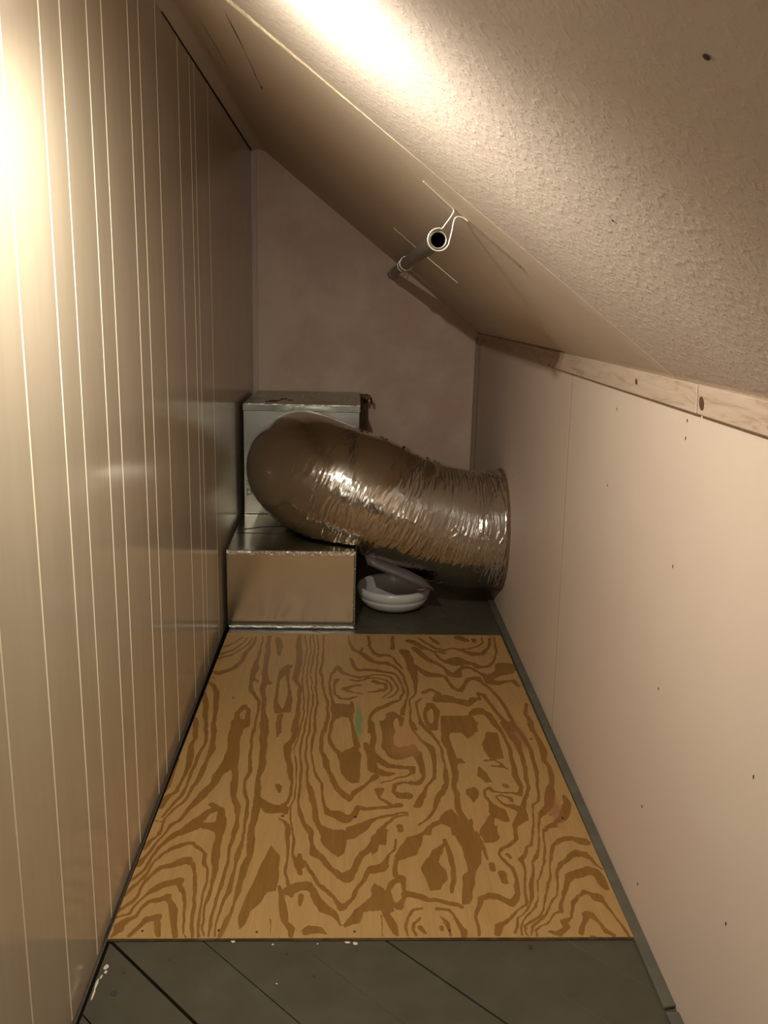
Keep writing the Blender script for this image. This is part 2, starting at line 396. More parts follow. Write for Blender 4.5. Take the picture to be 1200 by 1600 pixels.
# cracks along the slope and the black line above the panelling
def crack(pts, wd, name='crack'):
    vs = []; fs = []
    for i, (x, y) in enumerate(pts):
        e = wd*(.25 if i in (0, len(pts)-1) else 1)*rs.uniform(.7, 1.2)
        z = cz(x)-LOW(x, y)*max(0, 1-(y-YE(x))/1.6)-.0006
        vs += [(x-e/2, y, z-SL*-e/2*0), (x+e/2, y, cz(x+e/2)-cz(x)+z)]
    for i in range(len(pts)-1): fs.append((2*i, 2*i+1, 2*i+3, 2*i+2))
    return obj(name, vs, fs, m_nail, ce)
crack([(-.209, 1.51), (-.206, 1.57), (-.204, 1.63), (-.203, 1.70)], .0022)
crack([(-.203, 1.71), (-.201, 1.80), (-.202, 1.88), (-.200, 1.96)], .0012)
crack([(-.200, 1.95), (-.199, 1.962), (-.198, 1.975)], .004)
crack([(-.294, 1.77), (-.292, 1.85), (-.288, 2.0), (-.287, 2.1)], .0013)
crack([(-.335, 2.10), (-.330, 2.13), (-.322, 2.15)], .002)
struct(slab('dark_joint_line', [(XL(2.0)-.004, 1.9, TOP-.0045), (XL(2.0)+.0022, 1.9, TOP-.0045), (XL(Y1)+.0022, Y1, TOP-.0045), (XL(Y1)-.004, Y1, TOP-.0045)],
            [(XL(2.0)-.004, 1.9, TOP), (XL(2.0)+.0022, 1.9, TOP), (XL(Y1)+.0022, Y1, TOP), (XL(Y1)-.004, Y1, TOP)], m_void))  # thin near-black strip drawing the line above the panelling
for x, y, r_ in ((.188, .505, .0024), (.252, .882, .0018)):
    z = cz(x)-.0008
    vs = [(x+r_*math.cos(t)*.8, y+r_*1.3*math.sin(t), z+SL*r_*math.cos(t)*.8) for t in np.linspace(0, 2*math.pi, 9)[:-1]]+[(x, y, z-.0004)]
    obj('nail_hole', vs, [(i, (i+1) % 8, 8) for i in range(8)], m_nail, ce)

# ---- wooden batten at the foot of the slope, two lengths
t2 = struct(empty('trim_2', (.485, 1.2, .87)))
BZ = lambda y: .851+.0036*(3.5-y)
def batten(y0, y1, sk):
    a, b = XR(y0), XR(y1); th = .010
    o = slab('top_batten', [(a-th, y0+sk, BZ(y0)), (a, y0+sk, BZ(y0)), (b, y1+sk, BZ(y1)), (b-th, y1+sk, BZ(y1))],
             [(a-th, y0, BZ(y0)+.0405), (a, y0, BZ(y0)+.0405), (b, y1, BZ(y1)+.0405), (b-th, y1, BZ(y1)+.0405)], m_trim, t2, .0012)
    return o
batten(1.2015, Y1-.012, -.006); batten(Y0, 1.1965, -.006)
def knot(y, z, ry, rz, lean=0):
    x = XR(y)-.0106
    vs = [(x, y+ry*math.cos(t)+lean*rz*math.sin(t), z+rz*math.sin(t)) for t in np.linspace(0, 2*math.pi, 13)[:-1]]+[(x-.0006, y, z)]
    o = obj('knot', vs, [(i, (i+1) % 12, 12) for i in range(12)], m_knot, t2)
knot(1.177, .876, .0085, .0095, .3); knot(1.468, .880, .006, .005, .3); knot(2.16, .86, .006, .004)

# ---- wall behind the camera
struct(box('wall_front', (-.46, .56), (Y0-.03, Y0), (-.03, 1.6), m_right))

# ============================================================ PLYWOOD SHEET
grain = '''L -322,2465,7 -339,2422,8 -366,2389,13
L -306,2465,6 -314,2423,6 -332,2374,8 -364,2334,15
L -290,2466,6 -297,2415,7 -316,2366,8 -338,2327,10 -365,2303,13
L -281,2475,6 -281,2416,11 -297,2335,15 -302,2282,11 -315,2241,17 -335,2220,22 -353,2205,25 -370,2215,11
L -259,2475,5 -257,2376,6 -258,2313,9 -258,2232,18 -258,2183,15 -259,2142,10 -255,2103,14 -235,2053,9 -226,2029,8 -222,1971,6 -223,1926,7 -219,1873,6
L -257,2169,16 -243,2159,7 -241,2143,4
L -240,2476,13 -236,2376,13 -232,2284,15 -229,2211,15 -221,2157,18 -208,2140,13
L -221,2157,18 -223,2104,17 -214,2048,12 -210,1988,13 -201,1932,19 -195,1873,20
L -212,2459,13 -204,2393,19 -200,2330,12
L -165,2256,20 -180,2212,21 -187,2157,9 -185,2092,7 -183,2030,11 -172,1983,25 -153,1983,22 -147,2043,14 -154,2105,7 -162,2171,9 -166,2227,15
L -167,1960,16 -164,1916,13 -161,1873,10
L -150,2487,13 -148,2411,14 -139,2316,18 -140,2227,18 -142,2178,17 -127,2119,9 -125,2055,8 -124,1972,12 -125,1916,13 -124,1874,15
L -370,2147,10 -351,2115,15 -338,2077,14 -332,2016,12 -327,1958,12 -314,1871,11
L -371,2082,11 -357,2027,16 -350,1969,10 -341,1913,8 -333,1876,10
L -370,1940,13 -357,1871,12
L -260,2008,13 -246,1982,11 -243,1931,14 -249,1904,31 -269,1936,14 -273,1970,11 -266,1993,15 -260,2008,15
L -262,1904,21 -263,1872,24
L -293,2059,6 -292,2046,5
L -133,2487,5 -123,2379,4 -122,2286,4 -123,2213,4 -122,2132,4 -115,2068,4 -108,1984,5 -111,1917,5 -114,1874,5
L -117,2488,4 -111,2363,4 -111,2249,4 -111,2159,4 -102,2068,4 -98,1984,5 -100,1928,5 -102,1874,6
L -109,2488,4 -100,2404,4 -101,2286,4 -102,2200,3 -94,2106,4 -87,2019,5 -90,1950,5 -91,1874,6
L -96,2488,4 -89,2404,4 -89,2287,5 -88,2200,5 -84,2106,6 -77,2020,6 -78,1961,6 -78,1906,5 -75,1874,7
L -76,2489,5 -73,2404,6 -72,2302,9 -76,2214,6 -67,2133,6 -58,2069,9 -50,2020,8 -49,1951,7 -53,1875,8
L -31,2251,14 -45,2201,9 -49,2146,6 -43,2082,7 -39,2032,7 -34,1997,16 -33,1945,16 -39,1917,8 -39,1875,8
L -31,2251,15 -19,2216,14 5,2195,12 28,2182,14 52,2189,10 70,2203,8 93,2204,8 116,2190,8 129,2150,6 132,2110,5 125,2078,5 105,2059,6
L -29,2167,16 -36,2133,6 -33,2082,6 -19,2054,11 0,2051,11 14,2058,10 25,2067,6
L 5,2168,10 22,2158,12 40,2168,7 57,2182,9 81,2183,9 104,2169,8 114,2143,6 116,2110,7 106,2084,4 88,2059,4
L 71,2162,20 83,2149,18 100,2143,12 101,2110,9 90,2103,18 73,2096,9 56,2096,6
L -6,2114,22 11,2128,14 34,2135,9
L 0,2098,14 17,2089,6 39,2083,6
L -3,2482,5 4,2423,9 17,2374,14 35,2359,18 51,2328,18 68,2290,19 89,2283,22 108,2284,21 128,2262,13 144,2226,10 156,2171,7 159,2111,6 155,2060,6 144,2011,8 138,1970,11
L 42,2391,7 35,2359,7
L 59,2484,7 63,2408,9 73,2352,11 91,2337,22 113,2337,19 131,2322,9 138,2284,9 154,2241,7
L 8,2312,10 17,2252,12 29,2231,16 52,2235,19 76,2235,17 99,2222,14 120,2218,11 136,2191,7 145,2137,6 148,2091,7 135,2053,7 118,2035,11 98,2016,16 76,1998,15 62,1969,11 53,1935,8 52,1876,10
L 135,2486,10 130,2385,13
L 164,2370,32 176,2300,27 180,2234,25 182,2164,15 177,2092,6 160,2048,6 157,1988,5 155,1931,6 159,1877,7
L 191,2444,26 208,2412,15 219,2387,15
L 11,2033,8 9,1986,16 9,1929,9 17,1875,9
F -38,2026 9,2021 9,1946 -15,1951 -35,1928
L 112,1964,23 100,1925,24 98,1876,28
L 112,1964,32 133,1953,16 128,1909,8
L 185,2444,30 209,2428,13 226,2396,13 249,2364,10 266,2317,11 282,2287,14 307,2296,60 334,2289,30 357,2282,20 369,2260,25 394,2264,15 419,2306,8 435,2368,6 445,2451,5 448,2486,5
L 194,2395,18 215,2340,19 234,2301,22 256,2279,14 271,2243,11 285,2208,26 299,2201,27 309,2237,14 327,2259,20 347,2252,16 364,2223,10 381,2196,27 388,2161,36 407,2155,27 429,2162,15 450,2169,19 459,2136,12
L 393,2196,30 427,2225,38 446,2261,66 454,2225,17
L 191,2263,13 204,2234,19 223,2206,31 246,2200,25 266,2193,14 273,2152,9 286,2113,14 299,2104,15 316,2147,11 332,2181,19 352,2181,25 363,2154,12 379,2121,11 391,2076,10 400,2027,10 404,1974,9 407,1929,9 410,1885,10
L 216,2471,10 235,2429,9 255,2396,13 279,2381,16 302,2393,8 327,2390,11 359,2391,11 387,2408,8 405,2442,5 408,2484,5
L 252,2480,9 263,2446,20 274,2430,6
L 309,2398,7 344,2370,18 367,2355,32 392,2355,20 418,2400,8 433,2476,10
L 253,2372,9 280,2361,16
L 341,2478,38 355,2457,25
L 382,2467,16 379,2441,10
L 199,2092,14 221,2115,13 239,2093,13 234,2049,29 257,2055,50 278,2043,30 302,2038,33 308,2020,14 327,2057,22 343,2051,9 343,2095,9 356,2082,17 364,2045,10 371,2003,11 380,1957,10 391,1912,17 397,1885,13
L 191,2061,5 176,2030,8 174,1976,4 179,1931,6 191,1893,8
L 210,2024,18 193,1977,11 191,1926,9 207,1899,26 218,1932,13 223,1989,17 210,2024,22
F 231,1960 309,1967 315,1933 313,1879 228,1878
L 313,1973,22 331,1987,35 350,1973,21 358,1934,16 367,1896,12
L 459,2034,8 445,1975,11 451,1935,15 446,1886,13
L -341,1919,7 -331,1878,8 -325,1822,8 -330,1779,9 -333,1723,9 -334,1680,7 -332,1638,7 -340,1603,7 -350,1569,6 -360,1528,6
L -323,1919,11 -312,1850,10 -305,1790,14 -311,1743,10 -313,1694,11 -315,1652,10 -323,1616,8 -330,1577,6 -344,1552,7 -352,1524,5 -357,1470,5
L -261,1920,39 -263,1850,31 -258,1796,29 -256,1744,33 -261,1719,32 -275,1680,18 -279,1643,18 -294,1612,19 -304,1577,15 -315,1544,10 -325,1512,8 -336,1500,10 -343,1470,6
L -247,1734,15 -236,1648,15 -232,1603,14 -219,1561,14 -216,1528,9 -211,1489,9 -214,1466,7
L -223,1920,6 -221,1834,7 -215,1754,6 -209,1695,9 -215,1657,6 -209,1612,6 -200,1582,7 -195,1536,8 -197,1497,6 -195,1466,6
L -201,1921,23 -191,1807,19 -187,1730,16 -189,1671,10 -184,1630,12 -178,1569,17 -180,1528,14 -183,1466,9
L -169,1578,18 -150,1553,31 -132,1553,29
L -168,1921,11 -164,1852,5
L -365,1919,14 -354,1844,11 -357,1816,8 -350,1763,18 -346,1713,13 -348,1656,8 -350,1616,9 -365,1594,14 -376,1560,19
L -375,1743,8 -375,1694,8 -371,1638,11 -376,1616,9
L -272,1569,11 -258,1552,19 -277,1540,14 -281,1524,18 -290,1508,26 -299,1496,21 -317,1473,17
L -249,1552,14 -242,1508,19 -251,1493,31 -274,1496,22
L -359,1512,4 -375,1512,4
L -144,1639,15 -139,1617,7
L -124,1922,14 -122,1852,14 -135,1808,20 -131,1760,13 -122,1705,15 -115,1649,5 -115,1608,7 -120,1578,8 -129,1563,11 -142,1557,24
L -113,1886,5 -114,1835,4 -120,1792,3 -111,1735,4 -105,1658,3 -107,1591,4 -114,1557,5 -109,1520,3 -101,1466,3
L -101,1922,5 -103,1852,5 -106,1792,5 -100,1715,5 -97,1631,5 -97,1578,6 -89,1533,9 -79,1497,8 -67,1470,10
L -89,1922,5 -92,1836,4 -92,1782,5 -88,1715,5 -84,1658,6 -74,1613,12 -66,1570,12 -60,1533,12 -53,1497,10 -36,1474,27 -13,1470,30
L -78,1922,8 -77,1864,8 -80,1782,4 -74,1716,4 -65,1677,7 -53,1649,6 -48,1604,5 -44,1566,6 -36,1541,16 -14,1533,28 0,1517,24 14,1533,14 23,1558,15 42,1552,12 71,1558,10 95,1566,12 109,1566,17
L 95,1566,7 81,1583,8 70,1596,6 70,1627,20
L -53,1923,6 -58,1847,9 -57,1782,9 -47,1741,16 -40,1696,10 -29,1659,12 -16,1622,14 -1,1596,18 6,1585,11 18,1614,15 33,1631,10 48,1654,6 62,1678,19
L -38,1923,7 -41,1853,7 -33,1803,9 -19,1777,13
F -30,1793 -13,1777 8,1799 24,1820 32,1767 27,1650 8,1650 -12,1687 -17,1741
L 24,1809,14 21,1837,14 16,1882,10 10,1924,6
L 59,1924,12 62,1854,14 56,1783,16 71,1747,18 91,1722,18 117,1717,17 143,1717,13 144,1693,7 130,1678,6 99,1664,5 71,1655,4
L 43,1821,11 50,1767,14 57,1707,25 80,1692,23 103,1688,8
L 87,1925,18 97,1866,26 94,1810,27 114,1773,45 139,1789,42 155,1779,29
L 159,1926,10 165,1890,9
L 146,1655,9 121,1655,7 101,1646,9 99,1618,8 113,1601,21 128,1605,25
L 9,1482,21 32,1497,20 60,1521,8 84,1533,8 124,1542,6
L 124,1533,5 95,1525,7 78,1501,7 64,1478,14
L 105,1494,14 107,1480,12
L -123,1549,10 -121,1537,8
L -132,1520,4 -120,1509,7 -111,1489,8 -110,1466,9
L 155,1926,9 160,1878,8 174,1833,8 191,1806,17 196,1769,14 194,1718,9 191,1674,9 172,1641,7 161,1605,13 146,1567,15
L 175,1926,9 197,1879,11 212,1833,9 220,1795,7 217,1733,5 217,1689,10 215,1651,10 202,1615,16 190,1593,13 179,1554,6 162,1521,6 144,1502,6
L 235,1891,17 232,1839,20 238,1790,14 240,1738,19 237,1684,15 230,1646,8 233,1606,13 229,1554,12 234,1522,13 241,1502,17
F 238,1927 322,1928 307,1880 286,1845 275,1874 251,1879 237,1862
L 251,1743,30 261,1738,10
L 153,1811,17 158,1768,20 165,1723,16 167,1679,10 152,1651,15 140,1655,14
L 142,1717,10 146,1708,4 140,1688,5
F 335,1875 358,1881 356,1802 354,1755 326,1749 314,1791 313,1823
L 310,1746,7 332,1749,5 345,1734,8 346,1724,10 355,1714,6
L 343,1722,13 320,1724,5
F 295,1719 307,1689 312,1656 297,1656 282,1680
F 253,1628 272,1640 278,1619 273,1593 262,1576 256,1597 250,1606
L 354,1928,8 369,1881,9 374,1841,9 375,1792,10 371,1729,11 368,1685,14 371,1634,9 363,1609,12 345,1615,6 325,1615,5 309,1620,8 301,1635,9 290,1626,6 289,1606,7 297,1576,9 307,1546,36 316,1518,21
L 377,1928,9 388,1875,18 400,1830,19 398,1776,12 395,1719,9 390,1680,8 387,1634,7 372,1593,10 361,1555,14 351,1526,24 334,1498,9 328,1467,9
L 398,1929,13 411,1893,11 419,1841,11 424,1797,10 421,1755,9 418,1710,10 412,1662,7 404,1616,6 396,1585,6 384,1568,4 373,1514,3 365,1467,3
L 344,1580,5 342,1598,7 326,1606,6 313,1602,4 316,1589,5 327,1567,9 341,1563,17 355,1551,20
L 338,1640,15 340,1636,13
F 199,1546 215,1554 226,1530 246,1506 250,1467 206,1467 206,1494 190,1504 171,1490 166,1467 153,1467 167,1506 185,1517
L 292,1530,14 279,1490,23 278,1467,35
L 248,1518,7 248,1502,5
L 447,1921,14 449,1877,9 451,1836,14 454,1796,16 444,1750,12 449,1721,11 447,1685,11 441,1651,11 432,1624,18 423,1592,21 415,1567,18 395,1539,15 386,1524,5 376,1473,3
L 455,1601,10 457,1576,19 444,1545,19 433,1522,15 418,1510,10 403,1496,11 391,1479,7
L 411,1538,6 413,1535,5
L -353,1499,5 -355,1467,6 -365,1448,8 -375,1425,16
L -334,1499,7 -346,1467,5 -355,1433,6 -361,1403,7 -373,1379,15
L -299,1491,30 -319,1471,14 -334,1452,10 -345,1429,6 -352,1393,5 -358,1361,7 -369,1344,9 -380,1328,6
L -286,1442,9 -295,1442,9 -311,1429,13 -323,1422,11 -337,1403,6 -346,1382,5 -350,1354,5 -358,1331,6 -368,1312,7 -375,1289,5
L -286,1442,6 -272,1426,9 -257,1407,9 -255,1382,8 -248,1365,4 -243,1331,4 -243,1299,4 -240,1267,4 -237,1235,4 -235,1209,4 -232,1194,4
L -287,1389,21 -297,1382,21 -313,1375,12 -329,1368,10 -339,1354,9 -346,1338,6 -352,1315,5 -355,1292,6 -361,1277,7 -370,1262,7 -378,1247,5
L -287,1386,16 -274,1375,9 -266,1351,5 -260,1318,6 -256,1286,7 -250,1249,7 -247,1220,7 -242,1195,5
L -291,1328,20 -303,1324,17 -319,1318,17 -329,1308,15 -337,1296,7 -348,1280,5 -354,1265,5 -356,1247,6 -369,1242,5 -379,1238,4
L -291,1328,10 -283,1311,10 -275,1292,6 -267,1261,5 -261,1232,3 -257,1203,3 -252,1194,3
L -304,1289,16 -317,1283,12 -332,1274,8 -338,1259,6 -342,1241,7 -356,1232,12 -365,1221,15 -364,1210,14 -371,1198,5
L -304,1289,10 -295,1274,8 -285,1256,14 -277,1226,12 -268,1195,9
L -309,1238,18 -321,1235,12 -329,1221,8 -338,1207,8 -343,1197,8
L -309,1235,12 -304,1221,11 -297,1198,8
L -244,1499,26 -240,1460,14 -239,1422,14 -236,1386,13 -232,1358,11 -233,1328,7 -232,1295,6 -234,1267,4 -229,1232,4 -229,1212,4 -224,1194,3
L -211,1499,5 -213,1460,7 -217,1422,7 -213,1379,6 -214,1344,7 -216,1311,7 -219,1280,6 -218,1243,6 -217,1215,5 -216,1194,5
L -197,1499,5 -195,1452,6 -196,1404,9 -198,1372,6 -200,1337,8 -200,1305,9 -206,1280,4 -207,1249,4 -208,1220,4 -205,1195,4
L -177,1411,12 -181,1375,14 -183,1334,11 -185,1302,11 -188,1273,4 -188,1249,7 -191,1226,9 -196,1206,9 -198,1194,6
L -183,1500,12 -180,1452,14 -178,1411,14
F -139,1437 -123,1400 -116,1351 -119,1305 -135,1298 -141,1273 -155,1255 -160,1226 -170,1209 -175,1237 -171,1280 -161,1324 -154,1375
L -114,1500,8 -112,1460,8 -108,1422,6 -107,1386,4 -105,1351,5 -98,1318,6 -92,1292,8
L -113,1318,6 -108,1279,12 -103,1255,14 -98,1228,10 -87,1211,12 -86,1197,10
L -104,1492,4 -99,1452,7 -96,1404,6 -87,1375,14 -81,1351,11
L -82,1404,9 -79,1372,15
L -72,1386,6 -57,1351,6 -45,1324,8 -29,1301,8 -16,1279,9 -6,1261,18 7,1273,9 17,1289,7 22,1311,7 35,1334,8 39,1354,10 53,1365,16 69,1372,20
L -76,1500,8 -68,1480,12 -64,1441,7 -55,1407,15 -41,1386,11 -25,1361,11 -9,1344,15 4,1341,24 15,1361,14 22,1386,12 33,1411,11 50,1430,17 64,1460,21 74,1480,16
F -49,1492 -30,1488 3,1472 13,1492 49,1500 36,1476 17,1456 1,1449 -1,1411 -14,1396 -28,1411 -45,1448
L -95,1305,24 -81,1314,22 -66,1318,22 -53,1305,14 -46,1279,15 -36,1258,19 -22,1246,15 -11,1228,5 -5,1217,5
L -76,1292,11 -76,1270,8
F -3,1217 3,1231 17,1258 34,1273 49,1298 54,1327 69,1311 67,1254 30,1252 25,1225 13,1222 1,1211
F -62,1197 -67,1208 -59,1220 -35,1211 -26,1197
L -122,1237,2 -120,1197,2
L 63,1240,2 64,1196,2
F 49,1464 76,1496 80,1476 77,1437 63,1441 60,1418 48,1407
F 117,1457 154,1476 143,1430 133,1407 109,1389 93,1386 91,1396 99,1422
L 165,1496,8 154,1476,8 144,1464,12
L 96,1453,4 92,1422,5 80,1404,4 65,1365,21 49,1361,24
L 93,1386,9 91,1344,9 102,1341,16 105,1317,7 103,1285,6 93,1267,17 81,1273,14 76,1304,9 83,1324,13 101,1337,15
F 46,1308 55,1327 59,1308 78,1304 77,1273 85,1257 76,1248 85,1225 88,1194 80,1199 69,1234 62,1257 45,1252
L 108,1295,19 131,1291,13 147,1279,9 172,1276,11 188,1269,10 199,1260,7
L 190,1453,8 195,1415,10 196,1368,9 192,1334,9 186,1301,5
F 189,1449 169,1426 155,1400 136,1368 143,1334 149,1304 166,1307 182,1337 181,1365 170,1382 183,1411
F 204,1501 248,1501 251,1469 257,1426 248,1379 236,1358 226,1317 213,1269 200,1266 207,1337 223,1361 220,1430 214,1457
L 254,1476,4 260,1430,8 263,1393,3
F 264,1477 282,1497 299,1501 290,1457 281,1445 264,1441
L 332,1501,7 327,1453,9 310,1438,9 294,1426,9 287,1408,6 292,1389,7 302,1368,8 305,1334,7 301,1297,8 285,1272,17 266,1285,16 251,1294,16 235,1288,11 227,1260,8 221,1236,6 222,1213,5 219,1193,5
L 268,1379,12 268,1364,12
L 282,1354,14 285,1330,12
L 302,1408,8 305,1397,5
L 130,1259,7 116,1256,6 104,1239,5 101,1216,5 104,1196,4
L 126,1233,6 116,1225,7 113,1210,5 118,1196,4
L 125,1213,9 132,1199,5
L 157,1257,6 174,1257,7 183,1242,6 189,1224,7 195,1207,9 194,1193,7
L 162,1239,3 170,1222,7 174,1204,5 175,1193,4
L 161,1213,8 161,1204,6
L 291,1248,5 272,1230,7 257,1218,12 252,1196,10
L 62,1243,2 64,1196,2
L 371,1501,4 361,1457,4 353,1436,7 341,1426,6 334,1402,8 324,1392,12 326,1369,5 321,1331,5 314,1301,4 310,1272,5 296,1256,4 282,1239,4 269,1231,5
L 381,1501,4 371,1446,4 365,1422,5 354,1398,8 345,1385,6 339,1356,4 331,1325,8 325,1295,8 315,1267,4 304,1247,3 292,1234,3 286,1210,5 280,1197,5
L 389,1486,4 381,1454,3 377,1422,4 368,1389,5 355,1356,4 343,1325,3 336,1290,3 327,1267,4 312,1247,4 300,1231,3 294,1212,3 292,1192,3
L 460,1440,17 453,1447,22 438,1457,15 424,1454,16 409,1447,13 395,1433,7 387,1412,7 377,1379,4 370,1347,4 359,1313,6 348,1284,4 339,1261,4 328,1242,5 312,1228,5 300,1218,4 298,1202,3 299,1192,3
L 397,1490,12 412,1497,13
L 437,1412,15 421,1398,14 411,1389,10 396,1379,9 385,1356,6 377,1319,4 370,1290,4 360,1278,6 351,1261,4 333,1239,6 318,1223,5 310,1215,4 304,1194,2
L 437,1412,18 447,1409,17 456,1395,9 461,1375,5 466,1363,4
L 443,1359,20 422,1353,25 407,1347,21 397,1331,10 387,1307,7 377,1281,6 369,1261,7 367,1250,5 354,1242,4 337,1223,4 322,1215,5 314,1207,4 313,1194,4
L 443,1359,24 450,1356,22 457,1344,15 459,1322,14 461,1307,7
L 419,1300,9 404,1289,7 393,1275,7 385,1253,4 380,1239,4 365,1225,11 368,1212,9 352,1199,12 338,1202,6
L 419,1300,12 427,1295,9 438,1284,23 446,1269,7 452,1244,5 457,1222,5 462,1201,5 464,1191,4
L 410,1244,9 397,1223,8 386,1197,8
L 409,1247,15 416,1244,13 423,1228,8 429,1204,8 439,1195,8
L 403,1191,6 407,1191,6'''
PX0, PX1, PY0, PY1 = -.3755, .4715, 1.190, 2.502
NX, NY = 520, 470
gx = np.linspace(PX0, PX1, NX)
gy = PY0 + (PY1-PY0)*(np.linspace(0, 1, NY)**1.15)
GX, GY = np.meshgrid(gx, gy)
# a gentle warp so that the bands are not drawn with a ruler
wx = .0022*vnoise(GX*45+3, GY*25+1, 11) + .0010*vnoise(GX*140, GY*60, 12); wy = .004*vnoise(GX*45, GY*25+9, 13)
QX, QY = GX+wx, GY+wy
val = np.full(GX.shape, -1.5)
def dist_seg(X, Y, a, b, wa, wb):
    dx, dy = b[0]-a[0], b[1]-a[1]; L2 = dx*dx+dy*dy+1e-12
    t = np.clip(((X-a[0])*dx+(Y-a[1])*dy)/L2, 0, 1)
    return wa+(wb-wa)*t - np.hypot(X-a[0]-t*dx, Y-a[1]-t*dy)
for line in grain.strip().split('\n'):
    nums = [tuple(float(v)/1000 for v in q.split(',')) for q in line[2:].split()]
    if line[0] == 'L':
        for a, b in zip(nums[:-1], nums[1:]):
            m_ = .012
            i0, i1 = np.searchsorted(gx, [min(a[0], b[0])-a[2]-b[2]-m_, max(a[0], b[0])+a[2]+b[2]+m_])
            j0, j1 = np.searchsorted(gy, [min(a[1], b[1])-a[2]-b[2]-m_, max(a[1], b[1])+a[2]+b[2]+m_])
            if i1 <= i0 or j1 <= j0: continue
            sl = (slice(j0, j1), slice(i0, i1))
            d_ = dist_seg(QX[sl], QY[sl], a, b, a[2]/2, b[2]/2)*1000      # mm inside the band
            val[sl] = np.maximum(val[sl], np.clip(d_/1.6, -1.5, 1.5))
    else:
        P = np.array(nums); inside = np.zeros(GX.shape, bool); dmin = np.full(GX.shape, 9.)
        for i in range(len(P)):
            a, b = P[i], P[(i+1) % len(P)]
            cr = (a[1] > QY) != (b[1] > QY)
            inside ^= cr & (QX < (b[0]-a[0])*(QY-a[1])/(b[1]-a[1]+1e-12)+a[0])
            dmin = np.minimum(dmin, -dist_seg(QX, QY, a, b, 0, 0))
        val = np.maximum(val, np.clip(np.where(inside, dmin, -dmin)*1000/1.6, -1.5, 1.5))
vals = (.5+.45*val/1.5).ravel()
ZT = .006
vs = np.stack([GX.ravel(), GY.ravel(), np.full(GX.size, ZT)], 1)
vs[:, 0] += np.where(vs[:, 0] < -.3754, .004*(vs[:, 1]-PY0), 0)
idx = np.arange(NX*NY).reshape(NY, NX)
quads = np.stack([idx[:-1, :-1], idx[:-1, 1:], idx[1:, 1:], idx[1:, :-1]], -1).reshape(-1, 4)
me = bpy.data.meshes.new('plywood_sheet')
top_n = len(vs)
ring = [(PX0, PY0), (PX1, PY0), (PX1+.007, PY1), (PX0+.005, PY1)]
allv = vs.tolist(); allf = quads.tolist()
# side skirt: a ring of edge faces down to the boards
border = list(idx[0, :]) + list(idx[1:, -1]) + list(idx[-1, -2::-1]) + list(idx[-2:0:-1, 0])
bstart = len(allv)
for b in border: x, y, z = allv[b]; allv.append((x, y, .0012))
kb = len(border)
for i in range(kb): allf.append((border[(i+1) % kb], border[i], bstart+i, bstart+(i+1) % kb))
loc = ((PX0+PX1)/2, PY0, 0)
me.from_pydata(allv, [], allf)
me.materials.append(m_ply); me.materials.append(m_plyedge)
mi = [0]*len(quads)+[1]*kb; me.polygons.foreach_set('material_index', mi)
at = me.attributes.new('grain', 'FLOAT', 'POINT')
at.data.foreach_set('value', np.concatenate([vals, np.zeros(kb)]).astype(np.float32))
ply = bpy.data.objects.new('plywood_sheet', me); C.objects.link(ply)
thing(ply, 'unpainted plywood sheet with swirling golden and brown grain lying on the grey floor', 'plywood')
for x, y in ((-.325, 1.207), (-.141, 1.204), (.017, 1.204), (.172, 1.206), (-.203, 1.208), (-.125, 1.529), (.019, 1.526), (.434, 1.523), (.436, 1.847), (-.364, 2.175), (-.201, 2.492)):
    r_ = .0021 if y < 1.3 else .003
    vs = [(x+r_*math.cos(t), y+r_*1.2*math.sin(t), ZT+.0003) for t in np.linspace(0, 2*math.pi, 9)[:-1]]+[(x, y, ZT+.0008)]
    obj('nail', vs, [(i, (i+1) % 8, 8) for i in range(8)], m_nail, ply)
# splintered slivers in the face veneer
for pts, wd in ((((-.172, 1.205), (-.176, 1.25), (-.174, 1.30)), .004), (((-.196, 1.34), (-.195, 1.37)), .003)):
    pass

# ============================================================ DUCT BOXES
def crinkle(name, p0, p1, wd, nrm1, nrm2, m, parent, seed=1, K=90, amp=.0012):
    """a strip of foil tape folded over an edge from p0 to p1; nrm1, nrm2 are the two face directions"""
    rs = random.Random(seed); vs = []; fs = []
    p0, p1 = Vector(p0), Vector(p1); a, b = Vector(nrm1), Vector(nrm2); e = (a+b)*.0016
    for i in range(K):
        p = p0.lerp(p1, i/(K-1)); w1 = wd*rs.uniform(.8, 1.15); w2 = wd*rs.uniform(.8, 1.15)
        q = lambda s: Vector((rs.uniform(-s, s), rs.uniform(-s, s), rs.uniform(-s, s)))
        vs += [p - b*w1 + a*.0006, p - b*w1*.5 + a*.0014 + q(amp), p + e + q(amp*.8), p - a*w2*.5 + b*.0014 + q(amp), p - a*w2 + b*.0006]
    for i in range(K-1):
        for k in range(4): s = i*5+k; fs.append((s, s+1, s+6, s+5))
    return obj(name, [tuple(v) for v in vs], fs, m, parent)
ZL = .252; YF = 2.552; YB = 3.03
lb = empty('foil_duct_box', (-.18, 2.79, 0))
thing(lb, 'low foil-faced duct board box on the floor at the end of the plywood', 'duct box')
BX0, BX1 = -.3775, .017
slab('box_body', [(BX0, YF, .0015), (BX1, YF, .0015), (BX1, YB-.002, .0015), (BX0-.008, YB-.002, .0015)],
     [(BX0, YF, ZL), (BX1, YF, ZL), (BX1, YB-.002, ZL), (BX0-.008, YB-.002, ZL)], m_boxfoil, lb, .004, 3)
crinkle('edge_tape', (BX0, YF, ZL), (BX1, YF, ZL), .011, (0, -1, 0), (0, 0, 1), m_crinkle, lb, 1)['label'] = 'bright crinkled foil tape along the front top edge'
crinkle('edge_tape', (BX0+.004, YF, .006), (BX1, YF, .006), .004, (0, -1, 0), (0, 0, -1), m_crinkle, lb, 2, 60, .0008)['label'] = 'thin shiny lower edge'
